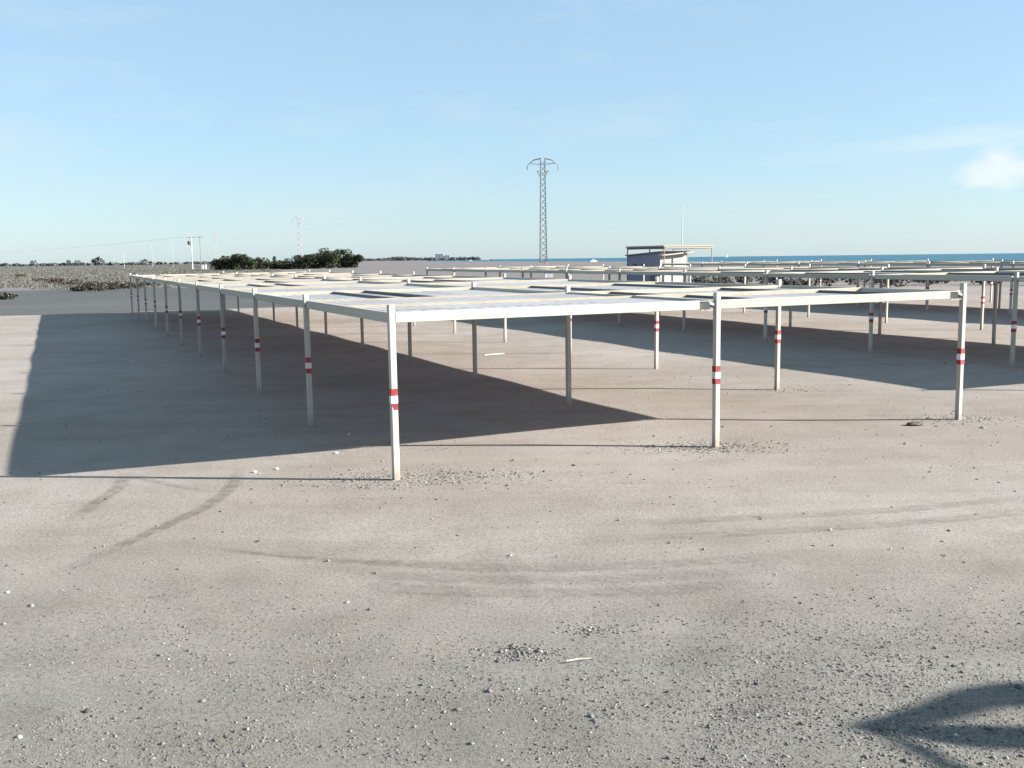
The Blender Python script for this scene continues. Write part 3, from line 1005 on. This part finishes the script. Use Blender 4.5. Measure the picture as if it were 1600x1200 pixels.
# boats
def boat(x, d, L, label, z=-.55, sail=False):
    root = thing('boat', label, 'boat', at(x, d, z), 0.3, 'small boats')
    h = L * .16
    m = MB()
    m.prism([(-L / 2, 0, h), (-L * .42, 0, -.1), (L * .3, 0, -.1), (L / 2, 0, h * 1.25)], (0, L * .25, 0))
    obj('hull', m.mesh('hull'), 'hut_white', root)
    obj('cabin', MB().box((-L * .15, L * .05, h), (L * .12, L * .2, h + L * .14)).mesh('cabin'), 'white', root)
    if sail:
        obj('mast', MB().tube((0, L * .12, h), (0, L * .12, L * 1.3), L * .012).mesh('mast'), 'galv', root)
        obj('sail', MB().prism([(.05 * L, L * .12, h * 1.6), (.45 * L, L * .12, h * 1.6), (.05 * L, L * .12, L * 1.25)], (0, .03, 0)).mesh('sail'), 'white', root)
boat(736, 1900, 7, 'small white motor boat on the far bay, left of the centre pylon')
boat(1136, 3200, 9, 'tiny sailing boat on the sea horizon right of the hut', -.55, True)
boat(928, 700, 6, 'white boat drawn up on the beach between the centre pylon and the hut', 0.02)

# ------------------------------------------------------------------ ground litter: gravel, clods, stick
def gravel_field():
    ico_v, ico_f = [], []
    t = (1 + 5 ** .5) / 2
    iv = np.array([(-1, t, 0), (1, t, 0), (-1, -t, 0), (1, -t, 0), (0, -1, t), (0, 1, t), (0, -1, -t), (0, 1, -t), (t, 0, -1), (t, 0, 1), (-t, 0, -1), (-t, 0, 1)], float)
    iv /= np.linalg.norm(iv[0])
    fi = np.array([(0, 11, 5), (0, 5, 1), (0, 1, 7), (0, 7, 10), (0, 10, 11), (1, 5, 9), (5, 11, 4), (11, 10, 2), (10, 7, 6), (7, 1, 8),
                   (3, 9, 4), (3, 4, 2), (3, 2, 6), (3, 6, 8), (3, 8, 9), (4, 9, 5), (2, 4, 11), (6, 2, 10), (8, 6, 7), (9, 8, 1)])
    X, Y, S = [], [], []
    n0 = 150000
    # picture-uniform candidates, thinned where the sand is swept clean
    px, py = rng.uniform(-60, 1660, n0), rng.uniform(690, 1230, n0)
    c, s_ = math.cos(ROLL), math.sin(ROLL)
    a, b = (px - 800) / FOC, (py - 600) / FOC
    xx, yy = c * a - s_ * b, s_ * a + c * b
    cp, sp_ = math.cos(PITCH), math.sin(PITCH)
    dy, dz = cp - yy * sp_, -sp_ - yy * cp
    tt = -CAM_H / dz
    gx, gy = xx * tt, dy * tt
    pat = (np.sin(gx * 1.3 + 2.1 * np.sin(gy * .7)) * .5 + np.sin(gy * 1.9 + 1.4 * np.sin(gx * .9 + 1)) * .5
           + .5 * np.sin(gx * 3.7 + gy * 2.9) * np.sin(gy * 4.3 - gx * 2.2))
    dens = np.clip((py - 830) / 330, 0.02, 1) ** 1.4 * np.clip(.5 + .62 * pat, 0.05, 1) * np.clip(.35 + px / 1500, .35, 1.1)
    keep = rng.uniform(size=n0) < dens * .95
    X.append(gx[keep]); Y.append(gy[keep])
    S.append(np.exp(rng.normal(math.log(.0047), .42, keep.sum())))
    # loose gravel heaped round the front posts
    for (cx, cy), n_, w in ((gp(0, 0).xy, 700, (1.15, .55)), (gp(0.9, -.15).xy, 420, (1.0, .5)), (gp(U, 0).xy, 800, (.95, .5)), (gp(U - .5, .1).xy, 350, (.8, .35)), (gp(2 * U, 0).xy, 260, (.7, .5)), (gp(2 * U, VV).xy, 220, (.9, .4)),
                            (gnd(815, 1020).xy, 330, (.28, .16)), (gnd(930, 985).xy, 160, (.3, .14))):
        X.append(cx + rng.normal(size=n_) * w[0] * .6); Y.append(cy + rng.normal(size=n_) * w[1] * .6)
        S.append(np.exp(rng.normal(math.log(.0095 if cy > 10 else .0075), .38, n_)))
    # a thin sprinkling far and wide
    n_ = 2200
    X.append(rng.uniform(-14, 22, n_)); Y.append(rng.uniform(9, 34, n_)); S.append(np.exp(rng.normal(math.log(.011), .38, n_)))
    # a few larger stones
    n_ = 60
    qy = rng.uniform(4.2, 14, n_)
    X.append(rng.uniform(-.55, .55, n_) * qy); Y.append(qy); S.append(rng.uniform(.014, .026, n_))
    X, Y, S = np.concatenate(X), np.concatenate(Y), np.clip(np.concatenate(S), .004, .05)
    n_ = len(X)
    Z = terrain(X, Y)
    rot = rng.uniform(0, 6.28, n_)
    sc = np.stack([S * rng.uniform(.8, 1.5, n_), S * rng.uniform(.7, 1.1, n_), S * rng.uniform(.5, .9, n_)], 1)
    V = iv[None] * rng.uniform(.78, 1.2, (n_, 12, 1)) * sc[:, None, :]
    cx, sx = np.cos(rot)[:, None], np.sin(rot)[:, None]
    V = np.stack([V[..., 0] * cx - V[..., 1] * sx, V[..., 0] * sx + V[..., 1] * cx, V[..., 2]], -1)
    V += np.stack([X, Y, Z + sc[:, 2] * .12], -1)[:, None, :]
    F = fi[None] + (np.arange(n_) * 12)[:, None, None]
    o = obj('gravel', mesh_np('gravel', V.reshape(-1, 3), F.reshape(-1, 3)), 'stone')
    o['kind'] = 'stuff'
    tag(o, 'loose grey and brown gravel strewn over the sandy foreground', 'gravel')
gravel_field()

def lump(p, r, label, mat, squash=.5, name='stone', cat='stone', group=None, lng=1.0):
    m = MB()
    rings, seg = 5, 8
    for i in range(rings):
        ph = math.pi * (i + .5) / rings
        for k in range(seg):
            t = 2 * math.pi * k / seg
            j = r * random.uniform(.8, 1.2)
            m.v.append((j * lng * math.sin(ph) * math.cos(t), j * math.sin(ph) * math.sin(t), j * squash * math.cos(ph)))
    for i in range(rings - 1):
        for k in range(seg):
            k2 = (k + 1) % seg
            m.f.append((i * seg + k, (i + 1) * seg + k, (i + 1) * seg + k2, i * seg + k2))
    m.f += [tuple(range(seg)), tuple((rings - 1) * seg + k for k in range(seg))[::-1]]
    o = obj(name, m.mesh(name), mat, None, (p.x, p.y, float(terrain(p.x, p.y)) + r * squash * .6), (0, 0, random.uniform(-.3, .3)))
    return tag(o, label, cat, group)
lump(gnd(1430, 665), .11, 'dark flat clod lying beside the shadow line near the right post', 'clod', .35, 'clod', 'clod', None, 1.5)
for x, y, lab in ((545, 678, 'small white stone in the shade right of the second left post'), (525, 707, 'flat pale stone in front of the near shadow edge, right one'),
                  (432, 733, 'pale stone in front of the near shadow edge, middle one'), (398, 738, 'pale stone in front of the near shadow edge, left one'),
                  (12, 927, 'pale stone at the left edge of the foreground')):
    lump(gnd(x, y), .034 if y < 800 else .02, lab, 'concrete', .5, group='pale stones on the sand')
def stick(p, q, r, label):
    p, q = gnd(*p), gnd(*q)
    for v in (p, q):
        v.z = float(terrain(v.x, v.y)) + r + .012
    mid = p.lerp(q, .45) + Vector((0, .012, 0))
    tag(obj('stick', MB().tube(p, mid, r, r * .9).tube(mid, q, r * .9, r * .5).mesh('stick'), 'wood'), label, 'stick')
stick((885, 1039), (925, 1034), .006, 'thin bleached stick lying on the foreground gravel')
stick((757, 556.5), (788, 554), .022, 'white batten lying on the sand under the near canopy')

# ------------------------------------------------------------------ added unseen palm, its fronds laid out to throw the shadow at lower right
def palm():
    ch = 3.3
    k = 1 / math.tan(SUN_EL)
    sh = Vector((sdir.x, sdir.y, 0)).normalized()
    def lift(px, py, z):                       # point at height z whose shadow falls on that pixel
        g_ = gnd(px, py)
        return g_ + sh * (z * k) + Vector((0, 0, z))
    hub = lift(2330, 1110, ch)
    root = thing('shadow_palm', 'added palm out of view at right, its fronds shaped to throw the shadow at lower right', 'palm', (hub.x + .15, hub.y, 0))
    o0 = root.location.copy()
    m = MB()
    prev = Vector((0, 0, -.3))
    for i in range(1, 12):
        t = i / 11
        q_ = Vector(((hub.x - o0.x) * t ** 2, (hub.y - o0.y) * t, ch * t))
        m.tube(prev, q_, .19 - .05 * t + (.02 if i % 2 else 0), .17 - .05 * t, 10)
        prev = q_
    obj('trunk', m.mesh('trunk'), 'bark', root)
    def frond(pts, wid):
        C = [hub - o0] + pts
        V, F = [], []
        n_ = 150
        Q = [C[0] * 2 - C[1]] + C + [C[-1] * 2 - C[-2]]
        def bez(t):
            x = min(t, .9999) * (len(C) - 1)
            i = int(x) + 1
            x -= i - 1
            return 0.5 * ((2 * Q[i]) + (Q[i + 1] - Q[i - 1]) * x + (2 * Q[i - 1] - 5 * Q[i] + 4 * Q[i + 1] - Q[i + 2]) * x * x
                          + (3 * Q[i] - Q[i - 1] - 3 * Q[i + 1] + Q[i + 2]) * x ** 3)
        mm = MB()
        for i in range(n_):
            t = i / n_
            a, b = bez(t), bez(min(1, t + 1 / n_))
            d = (b - a).normalized()
            if i % 4 == 0:
                mm.tube(a, bez(min(1, t + 4 / n_)), .022 * (1 - .8 * t), .022 * (1 - .8 * min(1, t + 4 / n_)), 4)
            sd = d.cross(Vector((0, 0, 1))).normalized()
            w_ = wid * (min(1, .3 + 4 * t) * min(1, 3.2 * (1 - t)) ** .8 + .05)
            for s in (-1, 1):
                tip = a + sd * (s * w_) + d * (w_ * .8) - Vector((0, 0, w_ * .35))
                base_w = d * .042
                j = len(V)
                V += [tuple(a - base_w), tuple(a + base_w), tuple(tip.lerp(a, .4) + d * .04), tuple(tip)]
                F.append((j, j + 1, j + 2, j + 3))
        jb = len(V)
        V += mm.v
        me = bpy.data.meshes.new('frond')
        me.from_pydata(V, [], F + [tuple(jb + q for q in f) for f in mm.f])
        obj('frond', me, 'frond', root)
    L = lambda px, py, z: lift(px, py, z) - o0
    frond([L(1900, 1080, ch + .5), L(1620, 1084, ch + .6), L(1500, 1090, ch + .4), L(1400, 1120, ch + .1), L(1310, 1139, ch - .2)], .20)
    frond([L(1900, 1140, ch + .3), L(1620, 1153, ch + .3), L(1450, 1150, ch), L(1312, 1140, ch - .3)], .165)
    frond([L(1900, 1190, ch + .3), L(1620, 1235, ch + .2), L(1480, 1206, ch), L(1400, 1170, ch - .1), L(1320, 1140, ch - .25)], .09)
    for a in np.linspace(-1.7, 1.7, 9):
        d = Vector((math.cos(a), math.sin(a), 0))
        h = hub - o0
        frond([h + d * .7 + Vector((0, 0, .8)), h + d * 1.5 + Vector((0, 0, .7)), h + d * 2.1 + Vector((0, 0, -.4))], .3)
palm()
